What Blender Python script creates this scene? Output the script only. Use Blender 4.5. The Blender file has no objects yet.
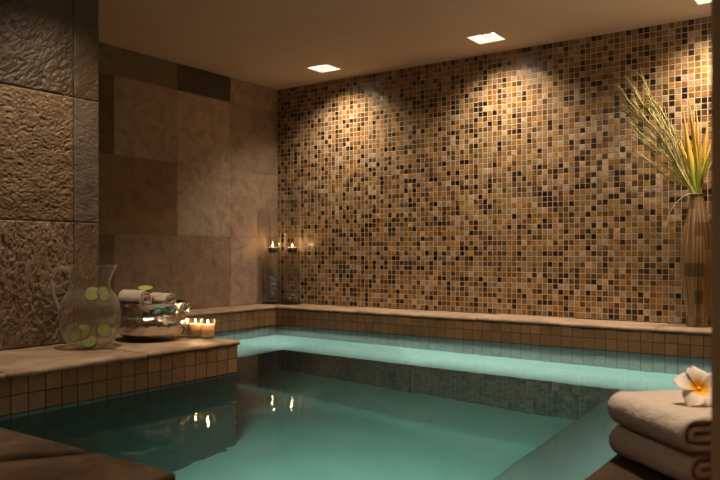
import bpy, bmesh, math, random
from mathutils import Vector, Matrix, noise
PI = math.pi
S = bpy.context.scene
COL = S.collection
R = math.radians
random.seed(7)

# ------------------------------------------------------------------ camera
cam_d = bpy.data.cameras.new('camera')
cam = bpy.data.objects.new('camera', cam_d); COL.objects.link(cam)
cam_d.sensor_width = 36; cam_d.lens = 36 * 731 / 720
cam_d.shift_y = 12 / 720
cam_d.clip_start = 0.02
cam.location = (0, 0, 0); cam.rotation_euler = (R(90), 0, R(35.4))
cam_d.dof.use_dof = True; cam_d.dof.focus_distance = 3.0; cam_d.dof.aperture_fstop = 9
S.camera = cam
# ------------------------------------------------------------------ world, view
w = bpy.data.worlds.new('world'); S.world = w; w.use_nodes = True
w.node_tree.nodes['Background'].inputs[0].default_value = (1.0, 0.7, 0.45, 1)
w.node_tree.nodes['Background'].inputs[1].default_value = 0.01
S.view_settings.view_transform = 'Standard'; S.view_settings.look = 'None'
S.view_settings.gamma = 1; S.view_settings.exposure = 0.0
S.view_settings.use_curve_mapping = False
try:
    S.cycles.use_denoising = True; S.cycles.denoiser = 'OPENIMAGEDENOISE'
    S.cycles.max_bounces = 12; S.cycles.transparent_max_bounces = 24
    S.cycles.transmission_bounces = 10; S.cycles.diffuse_bounces = 5; S.cycles.glossy_bounces = 5
    S.cycles.caustics_reflective = False; S.cycles.caustics_refractive = False
    S.cycles.sample_clamp_indirect = 2.0; S.cycles.blur_glossy = 0.5
except Exception: pass

# light settings
WARM = (1.0, 0.765, 0.525)
WALL_WASH_W = 38.0
LEDGE_SPOT_W = 46.0
ADDED_UPLIGHT_W = 52.0
FILL_SPOT_W = 14.0
CEIL_Z = 1.037; LEDGE_Z = -0.32; WATER_Z = -0.437; SEAT_Z = -0.887; FLOOR_Z = -1.397

def area(name, loc, rot, sx, sy, power, color, spread=180):
    d = bpy.data.lights.new(name, 'AREA'); d.shape = 'RECTANGLE'; d.size = sx; d.size_y = sy
    d.energy = power; d.color = color; d.spread = R(spread)
    o = bpy.data.objects.new(name, d); COL.objects.link(o); o.location = loc; o.rotation_euler = rot
    return o
# pool lighting: added fill lights below the waterline, in place of downlight through water
TEAL = (0.96, 1.0, 0.92)
area('pool_fill_back', (-1.64, 3.13, -0.470), (0, 0, 0), 2.5, 0.05, 11.0, TEAL, 80)
area('pool_fill_right', (-0.46, 1.9, -0.470), (0, 0, 0), 0.05, 1.9, 0.8, TEAL, 90)
area('pool_fill_left', (-2.82, 2.50, -0.470), (0, 0, 0), 0.05, 1.1, 3.3, TEAL, 80)
area('pool_fill_front', (-1.2, 0.80, -0.75), (R(64), 0, R(-6)), 0.5, 0.12, 8.0, TEAL, 100)

# ------------------------------------------------------------------ helpers
def link(o, parent=None):
    COL.objects.link(o)
    if parent is not None: o.parent = parent
    return o
def mesh_obj(name, verts, faces, mat, parent=None, smooth=False, cols=None, midx=None, loc=None):
    me = bpy.data.meshes.new(name)
    me.from_pydata([tuple(v) for v in verts], [], faces)
    for m in (mat if isinstance(mat, (list, tuple)) else [mat]): me.materials.append(m)
    if cols is not None:
        a = me.attributes.new('Col', 'FLOAT_COLOR', 'FACE')
        a.data.foreach_set('color', [c for f in cols for c in (f[0], f[1], f[2], 1.0)])
    if midx is not None: me.polygons.foreach_set('material_index', midx)
    if smooth: me.polygons.foreach_set('use_smooth', [True] * len(me.polygons))
    me.update()
    o = bpy.data.objects.new(name, me)
    if loc is not None: o.location = loc
    return link(o, parent)
def tag(o, label, cat, group=None):
    o['label'] = label; o['category'] = cat
    if group: o['group'] = group
    return o
def struct(o): o['kind'] = 'structure'; return o
def thing(name, label, cat, loc, rz=0, group=None):
    o = bpy.data.objects.new(name, None); COL.objects.link(o)
    o.empty_display_size = 0.05
    o.location = loc; o.rotation_euler = (0, 0, rz)
    return tag(o, label, cat, group)
def bevel(o, w, seg=2, angle=None):
    m = o.modifiers.new('bevel', 'BEVEL'); m.width = w; m.segments = seg
    if angle: m.limit_method = 'ANGLE'; m.angle_limit = R(angle)
    return o
def subsurf(o, n=1):
    m = o.modifiers.new('sub', 'SUBSURF'); m.levels = n; m.render_levels = n; return o

class MB:
    def __init__(s): s.v = []; s.f = []
    def box(s, x0, x1, y0, y1, z0, z1):
        b = len(s.v)
        s.v += [(x0,y0,z0),(x1,y0,z0),(x1,y1,z0),(x0,y1,z0),(x0,y0,z1),(x1,y0,z1),(x1,y1,z1),(x0,y1,z1)]
        s.f += [tuple(b+i for i in q) for q in ((3,2,1,0),(4,5,6,7),(0,1,5,4),(1,2,6,5),(2,3,7,6),(3,0,4,7))]
        return s
    def lathe(s, prof, n=48, closed=False, fn=None):
        """prof: list of (r, z). r==0 ends get a pole."""
        b = len(s.v); rings = []
        for (r, z) in prof:
            if r < 1e-6:
                s.v.append((0, 0, z)); rings.append([len(s.v)-1])
            else:
                ring = []
                for i in range(n):
                    a = 2*PI*i/n; p = (r*math.cos(a), r*math.sin(a), z)
                    if fn: p = fn(p, a, r, z)
                    s.v.append(p); ring.append(len(s.v)-1)
                rings.append(ring)
        pairs = list(zip(rings, rings[1:]))
        if closed: pairs.append((rings[-1], rings[0]))
        for A, B in pairs:
            if len(A) == 1 and len(B) == 1: continue
            for i in range(n):
                j = (i+1) % n
                if len(A) == 1: s.f.append((A[0], B[j], B[i]))
                elif len(B) == 1: s.f.append((A[i], A[j], B[0]))
                else: s.f.append((A[i], A[j], B[j], B[i]))
        return s
    def tube(s, pts, rad, n=10, cap=True):
        pts = [Vector(p) for p in pts]
        if not isinstance(rad, (list, tuple)): rad = [rad]*len(pts)
        up = Vector((0.13, 0.27, 1)).normalized(); rings = []
        for i, p in enumerate(pts):
            t = (pts[min(i+1, len(pts)-1)] - pts[max(i-1, 0)]).normalized()
            x = t.cross(up)
            if x.length < 1e-3: x = t.cross(Vector((1, 0, 0)))
            x.normalize(); y = x.cross(t).normalized()
            ring = []
            for k in range(n):
                a = 2*PI*k/n
                s.v.append(tuple(p + (x*math.cos(a) + y*math.sin(a))*rad[i])); ring.append(len(s.v)-1)
            rings.append(ring)
        for A, B in zip(rings, rings[1:]):
            for i in range(n): s.f.append((A[i], A[(i+1)%n], B[(i+1)%n], B[i]))
        if cap: s.f.append(tuple(reversed(rings[0]))); s.f.append(tuple(rings[-1]))
        return s
    def build(s, name, mat, parent=None, smooth=False, loc=None):
        return mesh_obj(name, s.v, s.f, mat, parent, smooth, loc=loc)

# ------------------------------------------------------------------ materials
def newmat(name):
    m = bpy.data.materials.new(name); m.use_nodes = True
    nt = m.node_tree; b = nt.nodes['Principled BSDF']
    return m, nt, b
def setc(b, col, rough=0.6, metal=0, spec=None):
    b.inputs['Base Color'].default_value = (*col, 1); b.inputs['Roughness'].default_value = rough
    b.inputs['Metallic'].default_value = metal
    if spec is not None: b.inputs['Specular IOR Level'].default_value = spec
def plain(name, col, rough=0.6, metal=0, spec=None):
    m, nt, b = newmat(name); setc(b, col, rough, metal, spec); return m
def N(nt, t, **kw):
    n = nt.nodes.new(t)
    for k, v in kw.items():
        if k.startswith('i_'): n.inputs[k[2:].replace('_', ' ')].default_value = v
        else: setattr(n, k, v)
    return n
def ramp(nt, fac, stops):
    r = nt.nodes.new('ShaderNodeValToRGB'); e = r.color_ramp.elements
    while len(e) < len(stops): e.new(0.5)
    for k, (p, c) in enumerate(stops): e[k].position = p; e[k].color = (*c, 1)
    nt.links.new(fac, r.inputs[0]); return r
def stone(name, cols, scale=6, rough=0.65, bump=0.4, bscale=40, attr=False, spec=0.4, dist=0.004, stretch=(1,1,1)):
    """mottled natural stone; with attr=True the noise only varies the tile's own colour"""
    m, nt, b = newmat(name); L = nt.links.new
    tc = N(nt, 'ShaderNodeTexCoord'); mp = N(nt, 'ShaderNodeMapping'); mp.inputs['Scale'].default_value = stretch
    L(tc.outputs['Object'], mp.inputs['Vector'])
    n1 = N(nt, 'ShaderNodeTexNoise', i_Scale=scale, i_Detail=8, i_Roughness=0.65); L(mp.outputs[0], n1.inputs['Vector'])
    n1.inputs['Distortion'].default_value = 0.6
    r = ramp(nt, n1.outputs['Fac'], cols)
    if attr:
        at = N(nt, 'ShaderNodeAttribute', attribute_name='Col')
        mx = N(nt, 'ShaderNodeMix', data_type='RGBA', blend_type='MULTIPLY'); mx.inputs['Factor'].default_value = 1
        L(r.outputs[0], mx.inputs['A']); L(at.outputs['Color'], mx.inputs['B']); L(mx.outputs['Result'], b.inputs['Base Color'])
    else: L(r.outputs[0], b.inputs['Base Color'])
    n2 = N(nt, 'ShaderNodeTexNoise', i_Scale=bscale, i_Detail=8, i_Roughness=0.7); L(mp.outputs[0], n2.inputs['Vector'])
    bp = N(nt, 'ShaderNodeBump', i_Strength=bump, i_Distance=dist); L(n2.outputs['Fac'], bp.inputs['Height'])
    L(bp.outputs[0], b.inputs['Normal'])
    b.inputs['Roughness'].default_value = rough; b.inputs['Specular IOR Level'].default_value = spec
    return m
def tile_mat(name, rough, vary=0.35, scale=60, spec=0.5, bump=0.15):
    m, nt, b = newmat(name); L = nt.links.new
    at = N(nt, 'ShaderNodeAttribute', attribute_name='Col'); tc = N(nt, 'ShaderNodeTexCoord')
    ad = N(nt, 'ShaderNodeVectorMath', operation='MULTIPLY_ADD'); ad.inputs[1].default_value = (91, 57, 73)
    L(at.outputs['Color'], ad.inputs[0]); L(tc.outputs['Object'], ad.inputs[2])
    n1 = N(nt, 'ShaderNodeTexNoise', i_Scale=scale, i_Detail=4); L(ad.outputs[0], n1.inputs['Vector']); n1.inputs['Distortion'].default_value = 1.0
    mr = N(nt, 'ShaderNodeMapRange'); mr.inputs['From Min'].default_value = .3; mr.inputs['From Max'].default_value = .7
    mr.inputs['To Min'].default_value = 1-vary; mr.inputs['To Max'].default_value = 1+vary; L(n1.outputs['Fac'], mr.inputs['Value'])
    vm = N(nt, 'ShaderNodeVectorMath', operation='SCALE'); L(at.outputs['Color'], vm.inputs[0]); L(mr.outputs[0], vm.inputs['Scale'])
    L(vm.outputs[0], b.inputs['Base Color'])
    bp = N(nt, 'ShaderNodeBump', i_Strength=bump, i_Distance=0.002); L(n1.outputs['Fac'], bp.inputs['Height']); L(bp.outputs[0], b.inputs['Normal'])
    b.inputs['Roughness'].default_value = rough; b.inputs['Specular IOR Level'].default_value = spec
    return m
def thin_glass(name, tint=(1,1,1), ior=1.45, rough=0.0, haze=0.0, hazecol=(.8,.8,.8), boost=1.0, edge=0.0):
    m, nt, b = newmat(name); nt.nodes.remove(b); L = nt.links.new
    out = nt.nodes['Material Output']
    tr = N(nt, 'ShaderNodeBsdfTransparent'); tr.inputs[0].default_value = (*tint, 1)
    gl = N(nt, 'ShaderNodeBsdfGlossy'); gl.inputs['Roughness'].default_value = rough
    lw = N(nt, 'ShaderNodeLayerWeight'); pw = N(nt, 'ShaderNodeMath', operation='POWER'); pw.inputs[1].default_value = 5; L(lw.outputs['Facing'], pw.inputs[0])
    f0 = ((ior-1)/(ior+1))**2
    ml = N(nt, 'ShaderNodeMath', operation='MULTIPLY_ADD'); ml.inputs[1].default_value = min(.6, (1-f0)*.4*boost); ml.inputs[2].default_value = f0; ml.use_clamp = True; L(pw.outputs[0], ml.inputs[0])
    mx = N(nt, 'ShaderNodeMixShader'); L(ml.outputs[0], mx.inputs[0]); L(gl.outputs[0], mx.inputs[2])
    if haze > 0:
        df = N(nt, 'ShaderNodeBsdfDiffuse'); df.inputs[0].default_value = (*hazecol, 1)
        m2 = N(nt, 'ShaderNodeMixShader'); m2.inputs[0].default_value = haze
        L(tr.outputs[0], m2.inputs[1]); L(df.outputs[0], m2.inputs[2]); L(m2.outputs[0], mx.inputs[1])
    else: L(tr.outputs[0], mx.inputs[1])
    last = mx
    if edge > 0:  # pale rim colour stands in for bright reflections along glass edges
        p3 = N(nt, 'ShaderNodeMath', operation='POWER'); p3.inputs[1].default_value = 3.5; L(lw.outputs['Facing'], p3.inputs[0])
        em = N(nt, 'ShaderNodeMath', operation='MULTIPLY'); em.inputs[1].default_value = edge; L(p3.outputs[0], em.inputs[0])
        tl_ = N(nt, 'ShaderNodeBsdfTranslucent'); tl_.inputs[0].default_value = (.9,.88,.85,1)
        d2 = N(nt, 'ShaderNodeBsdfDiffuse'); d2.inputs[0].default_value = (.9,.88,.85,1)
        ms = N(nt, 'ShaderNodeMixShader'); L(tl_.outputs[0], ms.inputs[1]); L(d2.outputs[0], ms.inputs[2])
        last = N(nt, 'ShaderNodeMixShader'); L(em.outputs[0], last.inputs[0]); L(mx.outputs[0], last.inputs[1]); L(ms.outputs[0], last.inputs[2])
    L(last.outputs[0], out.inputs[0]); return m
def emit(name, col, strength):
    m, nt, b = newmat(name); nt.nodes.remove(b)
    e = N(nt, 'ShaderNodeEmission'); e.inputs[0].default_value = (*col, 1); e.inputs[1].default_value = strength
    nt.links.new(e.outputs[0], nt.nodes['Material Output'].inputs[0]); return m

M = {}
M['plaster'] = stone('ceiling_plaster', [(0.3, (.85, .75, .62)), (0.7, (.89, .79, .65))], 3, 0.9, 0.05, 60, spec=0.1)
M['mosaic'] = tile_mat('mosaic_glass', 0.28, 0.38, 70, 0.55, 0.3)
M['mosaic_grout'] = plain('mosaic_grout', (.56, .46, .34), 0.9, spec=0.1)
M['rim_tile'] = tile_mat('rim_tile', 0.4, 0.15, 25, 0.4, 0.1)
M['rim_grout'] = plain('rim_grout', (.075, .045, .022), 0.9, spec=0.1)
M['slate'] = stone('slate_tile', [(0.22, (.55, .52, .47)), (0.5, (1, 1, 1)), (0.78, (1.4, 1.35, 1.25))], 15, 0.6, 0.9, 38, attr=True, dist=0.006)
M['rough_slate'] = stone('rough_slate', [(0.25, (.55, .53, .50)), (0.5, (1, 1, 1)), (0.8, (1.5, 1.35, 1.15))], 11, 0.48, 0.6, 55, attr=True, dist=0.005, spec=0.5)
M['coping'] = stone('coping_stone', [(0.3, (.27, .185, .12)), (0.5, (.46, .34, .25)), (0.72, (.62, .50, .40))], 7, 0.5, 0.35, 30, dist=0.004)
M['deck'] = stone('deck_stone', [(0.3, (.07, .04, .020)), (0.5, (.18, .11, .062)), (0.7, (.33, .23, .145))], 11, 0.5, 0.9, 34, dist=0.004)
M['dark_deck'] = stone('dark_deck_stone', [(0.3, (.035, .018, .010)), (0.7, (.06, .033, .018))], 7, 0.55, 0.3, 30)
M['slate_joint'] = plain('slate_joint', (.30,.23,.16), 0.9, spec=0.05)
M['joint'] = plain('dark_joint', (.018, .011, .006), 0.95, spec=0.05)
M['pool'] = stone('pool_plaster', [(0.3, (.50, .62, .57)), (0.7, (.64, .74, .68))], 4, 0.7, 0.15, 40, spec=0.2)
M['pool_wall'] = plain('pool_wall', (.055,.085,.075), .8, spec=.1)
M['pillar'] = stone('pillar_plaster', [(0.3, (.44, .30, .17)), (0.7, (.50, .35, .20))], 5, 0.8, 0.1, 50, spec=0.2)
M['glass'] = thin_glass('clear_glass', (.96, .96, .95), 1.45, boost=2.4, edge=.35)
M['white_paint'] = plain('white_paint', (.85, .8, .72), 0.5)
M['jet_grey'] = plain('jet_grey', (.16,.17,.16), 0.5)
M['chrome'] = plain('chrome', (.7, .7, .68), 0.2, 1)

def water_mat():
    m, nt, b = newmat('pool_water'); nt.nodes.remove(b); L = nt.links.new
    rf = N(nt, 'ShaderNodeBsdfRefraction'); rf.inputs['IOR'].default_value = 1.333; rf.inputs['Roughness'].default_value = 0.0
    rf.inputs[0].default_value = (.95, 1, .99, 1)
    gl = N(nt, 'ShaderNodeBsdfGlossy'); gl.inputs['Roughness'].default_value = 0.03
    fr = N(nt, 'ShaderNodeFresnel'); fr.inputs['IOR'].default_value = 1.333
    fm = N(nt, 'ShaderNodeMath', operation='MULTIPLY'); fm.inputs[1].default_value = 0.6; L(fr.outputs[0], fm.inputs[0])
    g = N(nt, 'ShaderNodeMixShader'); L(fm.outputs[0], g.inputs[0]); L(rf.outputs[0], g.inputs[1]); L(gl.outputs[0], g.inputs[2])
    tc = N(nt, 'ShaderNodeTexCoord')
    n1 = N(nt, 'ShaderNodeTexNoise', i_Scale=14, i_Detail=2); L(tc.outputs['Object'], n1.inputs['Vector'])
    n2 = N(nt, 'ShaderNodeTexNoise', i_Scale=3.5, i_Detail=1); L(tc.outputs['Object'], n2.inputs['Vector'])
    ad = N(nt, 'ShaderNodeMath', operation='MULTIPLY_ADD'); ad.inputs[1].default_value = 2.5; L(n2.outputs['Fac'], ad.inputs[0]); L(n1.outputs['Fac'], ad.inputs[2])
    bp = N(nt, 'ShaderNodeBump', i_Strength=1.0, i_Distance=0.0008); L(ad.outputs[0], bp.inputs['Height']); L(bp.outputs[0], rf.inputs['Normal']); L(bp.outputs[0], gl.inputs['Normal'])
    L(g.outputs[0], nt.nodes['Material Output'].inputs[0])
    va = N(nt, 'ShaderNodeVolumeAbsorption'); va.inputs['Color'].default_value = (.45, .95, .87, 1); va.inputs['Density'].default_value = 0.55
    vs = N(nt, 'ShaderNodeVolumeScatter'); vs.inputs['Color'].default_value = (.75, .98, .92, 1); vs.inputs['Density'].default_value = 0.12
    vs.inputs['Anisotropy'].default_value = 0.3
    av = N(nt, 'ShaderNodeAddShader'); L(va.outputs[0], av.inputs[0]); L(vs.outputs[0], av.inputs[1])
    L(av.outputs[0], nt.nodes['Material Output'].inputs['Volume']); return m
M['water'] = water_mat()

# ------------------------------------------------------------------ structure: tiled surfaces
MOSAIC_PAL = [((0.309,0.213,0.130),15), ((0.247,0.165,0.089),16), ((0.385,0.295,0.206),8), ((0.247,0.137,0.041),14), ((0.158,0.089,0.038),16),
              ((0.083,0.047,0.020),14), ((0.014,0.009,0.007),8), ((0.034,0.020,0.012),7), ((0.316,0.186,0.055),6), ((0.186,0.151,0.083),6)]
def pick(pal, rnd):
    t = rnd.random()*sum(w for _, w in pal)
    for c, w_ in pal:
        t -= w_
        if t <= 0: return c
    return pal[-1][0]
def tiled(name, o, u, v, nu, nv, su, sv, gap, mats, pal, thick=0.0015, jit=0.0004, tilt=0.0003, bev=0.0012, seed=1, var=0.12, low=None):
    """grid of bevelled tiles on a grout plane. o origin, u/v unit directions; normal = u x v"""
    rnd = random.Random(seed)
    o, u, v = Vector(o), Vector(u), Vector(v); n = u.cross(v)
    V = []; F = []; C = []; MI = []
    V += [o, o+u*nu*su, o+u*nu*su+v*nv*sv, o+v*nv*sv]; F.append((0,1,2,3)); C.append((.3,.3,.3)); MI.append(1)
    prev = {}
    for j in range(nv):
        for i in range(nu):
            c = pick(low[1] if low and j < low[0] else pal, rnd)
            k = 1 + rnd.uniform(-var, var); c = tuple(min(1, x*k*(1+rnd.uniform(-.04,.04))) for x in c)
            a0 = i*su+gap/2+rnd.uniform(-jit,jit); a1 = (i+1)*su-gap/2+rnd.uniform(-jit,jit)
            b0 = j*sv+gap/2+rnd.uniform(-jit,jit); b1 = (j+1)*sv-gap/2+rnd.uniform(-jit,jit)
            a1 = min(a1, nu*su); b1 = min(b1, nv*sv)
            tu, tv = rnd.uniform(-tilt,tilt), rnd.uniform(-tilt,tilt)
            base = len(V)
            for (a, b, h) in ((a0,b0,0),(a1,b0,0),(a1,b1,0),(a0,b1,0)): V.append(o+u*a+v*b)
            for (a, b, h) in ((a0+bev,b0+bev,-tu-tv),(a1-bev,b0+bev,tu-tv),(a1-bev,b1-bev,tu+tv),(a0+bev,b1-bev,-tu+tv)):
                V.append(o+u*a+v*b+n*(thick+h))
            for q in ((4,5,6,7),(0,1,5,4),(1,2,6,5),(2,3,7,6),(3,0,4,7)):
                F.append(tuple(base+x for x in q)); C.append(c); MI.append(0)
    return mesh_obj(name, V, F, mats, None, False, C, MI)

MM = [M['mosaic'], M['mosaic_grout']]; RM = [M['rim_tile'], M['rim_grout']]
RIM_PAL = [((.30,.19,.10),5), ((.27,.17,.085),5), ((.34,.215,.115),3)]
# mosaic wall (faces -Y): u=+X, v=+Z -> n = X x Z = -Y
MP = 0.02714
ws = struct(tiled('wall_back', (-3.14, 3.51, LEDGE_Z), (1,0,0), (0,0,1), 138, 50, MP, MP, 0.003, MM, MOSAIC_PAL, seed=3))
# rim faces
TR = 0.0500; RT = LEDGE_Z - 0.016
WATER_TINT_PAL = [((.17,.165,.15),1), ((.155,.15,.14),1)]   # the water's grey tint put into the tile colour below the waterline
def rim(name, o, u, ln, depth, seed):
    nu = max(1, round(ln/TR)); nv = max(1, round(depth/TR))
    o = (o[0], o[1], RT - depth)
    return struct(tiled(name, o, u, (0,0,1), nu, nv, ln/nu, depth/nv, 0.0025, RM, RIM_PAL, seed=seed, var=0.1, thick=0.001, low=(nv-2, WATER_TINT_PAL)))
DU = RT - SEAT_Z; DF = RT - FLOOR_Z
rim('trim_1', (-2.94, 3.27, 0), (1,0,0), 2.60, DU, 11)          # back rim, faces -Y
rim('trim_2', (-2.94, 1.89, 0), (0,1,0), 1.38, DU, 12)          # left rim, faces +X
rim('trim_3', (-1.90, 0.706, 0), (0,1,0), 1.199, .15, 13)        # peninsula face, faces +X
rim('trim_4', (-1.90, 1.905, 0), (-1,0,0), 1.04, .15, 14)        # peninsula end, faces +Y
rim('trim_5', (-0.835, 0.706, 0), (-1,0,0), 1.065, DF, 15)      # front rim, faces +Y
rim('trim_6', (-0.835, -0.25, 0), (0,1,0), 0.956, DF, 16)       # entry notch, faces +X
rim('trim_7', (-0.34, 3.27, 0), (0,-1,0), 3.52, DF, 17)         # right rim, faces -X
rim('trim_8', (-0.34, -0.25, 0), (-1,0,0), 0.495, DF, 18)
# submerged bench: seats and mosaic faces
BX0, BX1, BY = -2.51, -0.80, 2.84
struct(MB().box(-2.94, -0.34, BY, 3.27, FLOOR_Z, SEAT_Z).build('pool_bench', M['pool']))
struct(MB().box(-2.94, BX0, 1.905, BY, FLOOR_Z, SEAT_Z).build('pool_bench.001', M['pool']))
struct(MB().box(BX1, -0.34, 0.706, BY, FLOOR_Z, SEAT_Z).build('pool_bench.002', M['pool']))
nb = round((SEAT_Z-FLOOR_Z)/MP); sv_ = (SEAT_Z-FLOOR_Z)/nb
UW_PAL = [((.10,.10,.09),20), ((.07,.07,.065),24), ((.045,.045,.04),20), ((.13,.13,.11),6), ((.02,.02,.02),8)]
M['bench_grout'] = plain('bench_grout', (.13,.13,.12), 0.8)
BM = [M['mosaic'], M['bench_grout']]
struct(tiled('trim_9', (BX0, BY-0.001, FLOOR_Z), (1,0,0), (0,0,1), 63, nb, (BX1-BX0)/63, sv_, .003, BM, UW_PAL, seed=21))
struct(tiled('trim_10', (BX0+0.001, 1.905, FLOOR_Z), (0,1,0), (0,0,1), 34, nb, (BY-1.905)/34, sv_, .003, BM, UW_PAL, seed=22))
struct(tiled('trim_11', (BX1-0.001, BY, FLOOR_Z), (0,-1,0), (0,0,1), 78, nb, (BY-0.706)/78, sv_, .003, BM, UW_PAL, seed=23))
struct(MB().box(-3.0, -0.30, -0.30, 3.30, FLOOR_Z-0.05, FLOOR_Z).build('pool_floor', M['pool']))
struct(MB().box(-0.835, -0.34, -0.25, 0.45, FLOOR_Z, -0.70).build('pool_step', M['pool']))
# water surface: one flat sheet following the pool outline
wv = [(-1.93,0.68),(-0.86,0.68),(-0.86,-0.27),(-0.32,-0.27),(-0.32,3.29),(-2.96,3.29),(-2.96,1.88),(-1.93,1.88)]
zb = FLOOR_Z-0.02
struct(mesh_obj('pool_water', [(x,y,WATER_Z) for x,y in wv]+[(x,y,zb) for x,y in wv], [tuple(range(8)),tuple(range(15,7,-1))]+[(i,i+8,(i+1)%8+8,(i+1)%8) for i in range(8)], M['water']))

# relief stone tiles
def fbm(p, o=4, H=0.9, l=2.1): return noise.fractal(p, H, l, o)
def relief(name, tiles, mat, back=0.002):
    """tiles: (origin, u, v, w, h, res, amp, style, colour, seed); normal u x v"""
    V=[];F=[];C=[]
    for (o,u,v,w_,h_,res,amp,style,c,seed) in tiles:
        o,u,v = Vector(o),Vector(u),Vector(v); n=u.cross(v)
        nx=max(2,int(w_/res)); ny=max(2,int(h_/res)); g=0.0010; base=len(V)
        for j in range(ny+1):
            for i in range(nx+1):
                a=g+(w_-2*g)*i/nx; b=g+(h_-2*g)*j/ny
                if style=='v': q=Vector((a*170,b*60,seed*7.3))
                elif style=='d': q=Vector(((a+b)*35,(b-a)*75,seed*7.3))
                elif style=='h': q=Vector((a*95,b*130,seed*7.3))
                else: q=Vector((a*9,b*9,seed*7.3))
                k=Vector((fbm(q*0.4,2),fbm(q*0.4+Vector((5,5,5)),2),0))
                q2=q+k*0.9
                hgt=(1-abs(fbm(q2*0.55,4))*2.0)*0.6+fbm(q2*1.6,4)*0.35+fbm(q*0.2,2)*0.5
                e=min(a-g,w_-g-a,b-g,h_-g-b); edge=min(1,max(0,e/0.006))
                z=hgt*amp*(0.35+0.65*edge)
                if e<=1e-6: z=-back
                V.append(o+u*a+v*b+n*z)
        for j in range(ny):
            for i in range(nx):
                x=base+j*(nx+1)+i; F.append((x,x+1,x+nx+2,x+nx+1)); C.append(c)
    return mesh_obj(name,V,F,mat,None,True,C)
U,Vv=(0,1,0),(0,0,1)
ZJ=[-0.32,0.089,0.489,0.889,1.037]; YJ=[1.61,1.877,2.282,2.687,3.092,3.51]
LC={ # [row][col]
 0:[(.16,.115,.07),(.11,.085,.055),(.225,.155,.105),(.24,.155,.105),(.31,.215,.155)],
 1:[(.2,.14,.09),(.19,.125,.07),(.20,.125,.065),(.34,.255,.185),(.31,.215,.15)],
 2:[(.12,.08,.05),(.09,.065,.038),(.30,.225,.16),(.36,.26,.18),(.28,.195,.13)],
 3:[(.15,.11,.07),(.155,.125,.085),(.16,.115,.065),(.06,.046,.024),(.33,.235,.155)]}
tl=[]
for r in range(4):
    for c in range(5):
        tl.append(((-3.14,YJ[c],ZJ[r]),U,Vv,YJ[c+1]-YJ[c],ZJ[r+1]-ZJ[r],0.008,0.0016,'s',tuple(min(.7,q_*m_) for q_,m_ in zip(LC[r][c],(1.22,1.33,1.45))),r*7+c))
struct(relief('wall_left', tl, M['slate'], .0005))
struct(MB().box(-3.30,-3.1425,1.5,3.6,-0.5,1.15).build('wall_left_backing', M['slate_joint']))
# near wall: rough split slate
NX=-2.325
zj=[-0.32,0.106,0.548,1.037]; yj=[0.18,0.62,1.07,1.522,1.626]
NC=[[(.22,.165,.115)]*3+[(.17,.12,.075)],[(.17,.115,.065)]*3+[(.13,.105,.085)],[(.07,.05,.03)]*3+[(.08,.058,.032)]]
st=['v','h','d']
tl=[]
for r in range(3):
    for c in range(4):
        fine = c>=2
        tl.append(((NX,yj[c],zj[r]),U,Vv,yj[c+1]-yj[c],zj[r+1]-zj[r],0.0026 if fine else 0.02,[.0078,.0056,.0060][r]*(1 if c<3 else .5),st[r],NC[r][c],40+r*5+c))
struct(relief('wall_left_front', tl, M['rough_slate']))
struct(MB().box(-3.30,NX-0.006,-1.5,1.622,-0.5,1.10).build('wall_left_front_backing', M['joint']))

# coping slabs
def coping(name, x0,x1,y0,y1,zt,th,mat,seed,res=0.012,amp=0.002,jag=0.004,free='xXyY'):
    """stone slab with uneven top and hand-cut edges. free: which sides are ragged"""
    nx=max(3,int((x1-x0)/res)); ny=max(3,int((y1-y0)/res)); V=[];F=[]
    def P(i,j,z):
        x=x0+(x1-x0)*i/nx; y=y0+(y1-y0)*j/ny
        jx=fbm(Vector((y*14,seed*3.1,0)),4)*jag; jy=fbm(Vector((x*14,seed*5.7,3)),4)*jag
        if i==0 and 'x' in free: x+=jx
        if i==nx and 'X' in free: x+=jx
        if j==0 and 'y' in free: y+=jy
        if j==ny and 'Y' in free: y+=jy
        return x,y,z
    for j in range(ny+1):
        for i in range(nx+1):
            x,y,_=P(i,j,0); e=min(i,nx-i,j,ny-j)
            z=zt+fbm(Vector((x*6,y*6,seed)),4)*amp-(0.004 if e==0 else (0.001 if e==1 else 0))
            V.append((x,y,z))
    for j in range(ny):
        for i in range(nx):
            a=j*(nx+1)+i; F.append((a,a+1,a+nx+2,a+nx+1))
    loop=[(i,0) for i in range(nx)]+[(nx,j) for j in range(ny)]+[(i,ny) for i in range(nx,0,-1)]+[(0,j) for j in range(ny,0,-1)]
    b=len(V)
    for (i,j) in loop:
        x,y,_=P(i,j,0); V.append((x+random.uniform(-.0008,.0008),y+random.uniform(-.0008,.0008),zt-th))
    n=len(loop)
    for k in range(n):
        i,j=loop[k]; i2,j2=loop[(k+1)%n]
        a=j*(nx+1)+i; c=j2*(nx+1)+i2
        F.append((a,b+k,b+(k+1)%n,c))
    F.append(tuple(b+k for k in reversed(range(n))))
    return struct(mesh_obj(name,V,F,mat,None,True))
k=0
def cop(*a,**kw):
    global k; k+=1
    return coping('coping' if k==1 else 'coping.%03d'%(k-1),*a,seed=k*1.37,**kw)
xs=[-2.932,-2.46,-2.04,-1.62,-1.20,-0.776,-0.34,0.1,0.6]
for a,b in zip(xs,xs[1:]): cop(a+.001,b-.001,3.262,3.512,LEDGE_Z+random.uniform(-.002,.002),.018,M['coping'])
cop(-3.145,-2.933,3.10,3.512,LEDGE_Z,.018,M['coping'],free='y')
ys=[1.905,2.30,2.70,3.099]
for a,b in zip(ys,ys[1:]): cop(-3.145,-2.932,a+.001,b-.001,LEDGE_Z+random.uniform(-.002,.002),.018,M['coping'])
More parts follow.
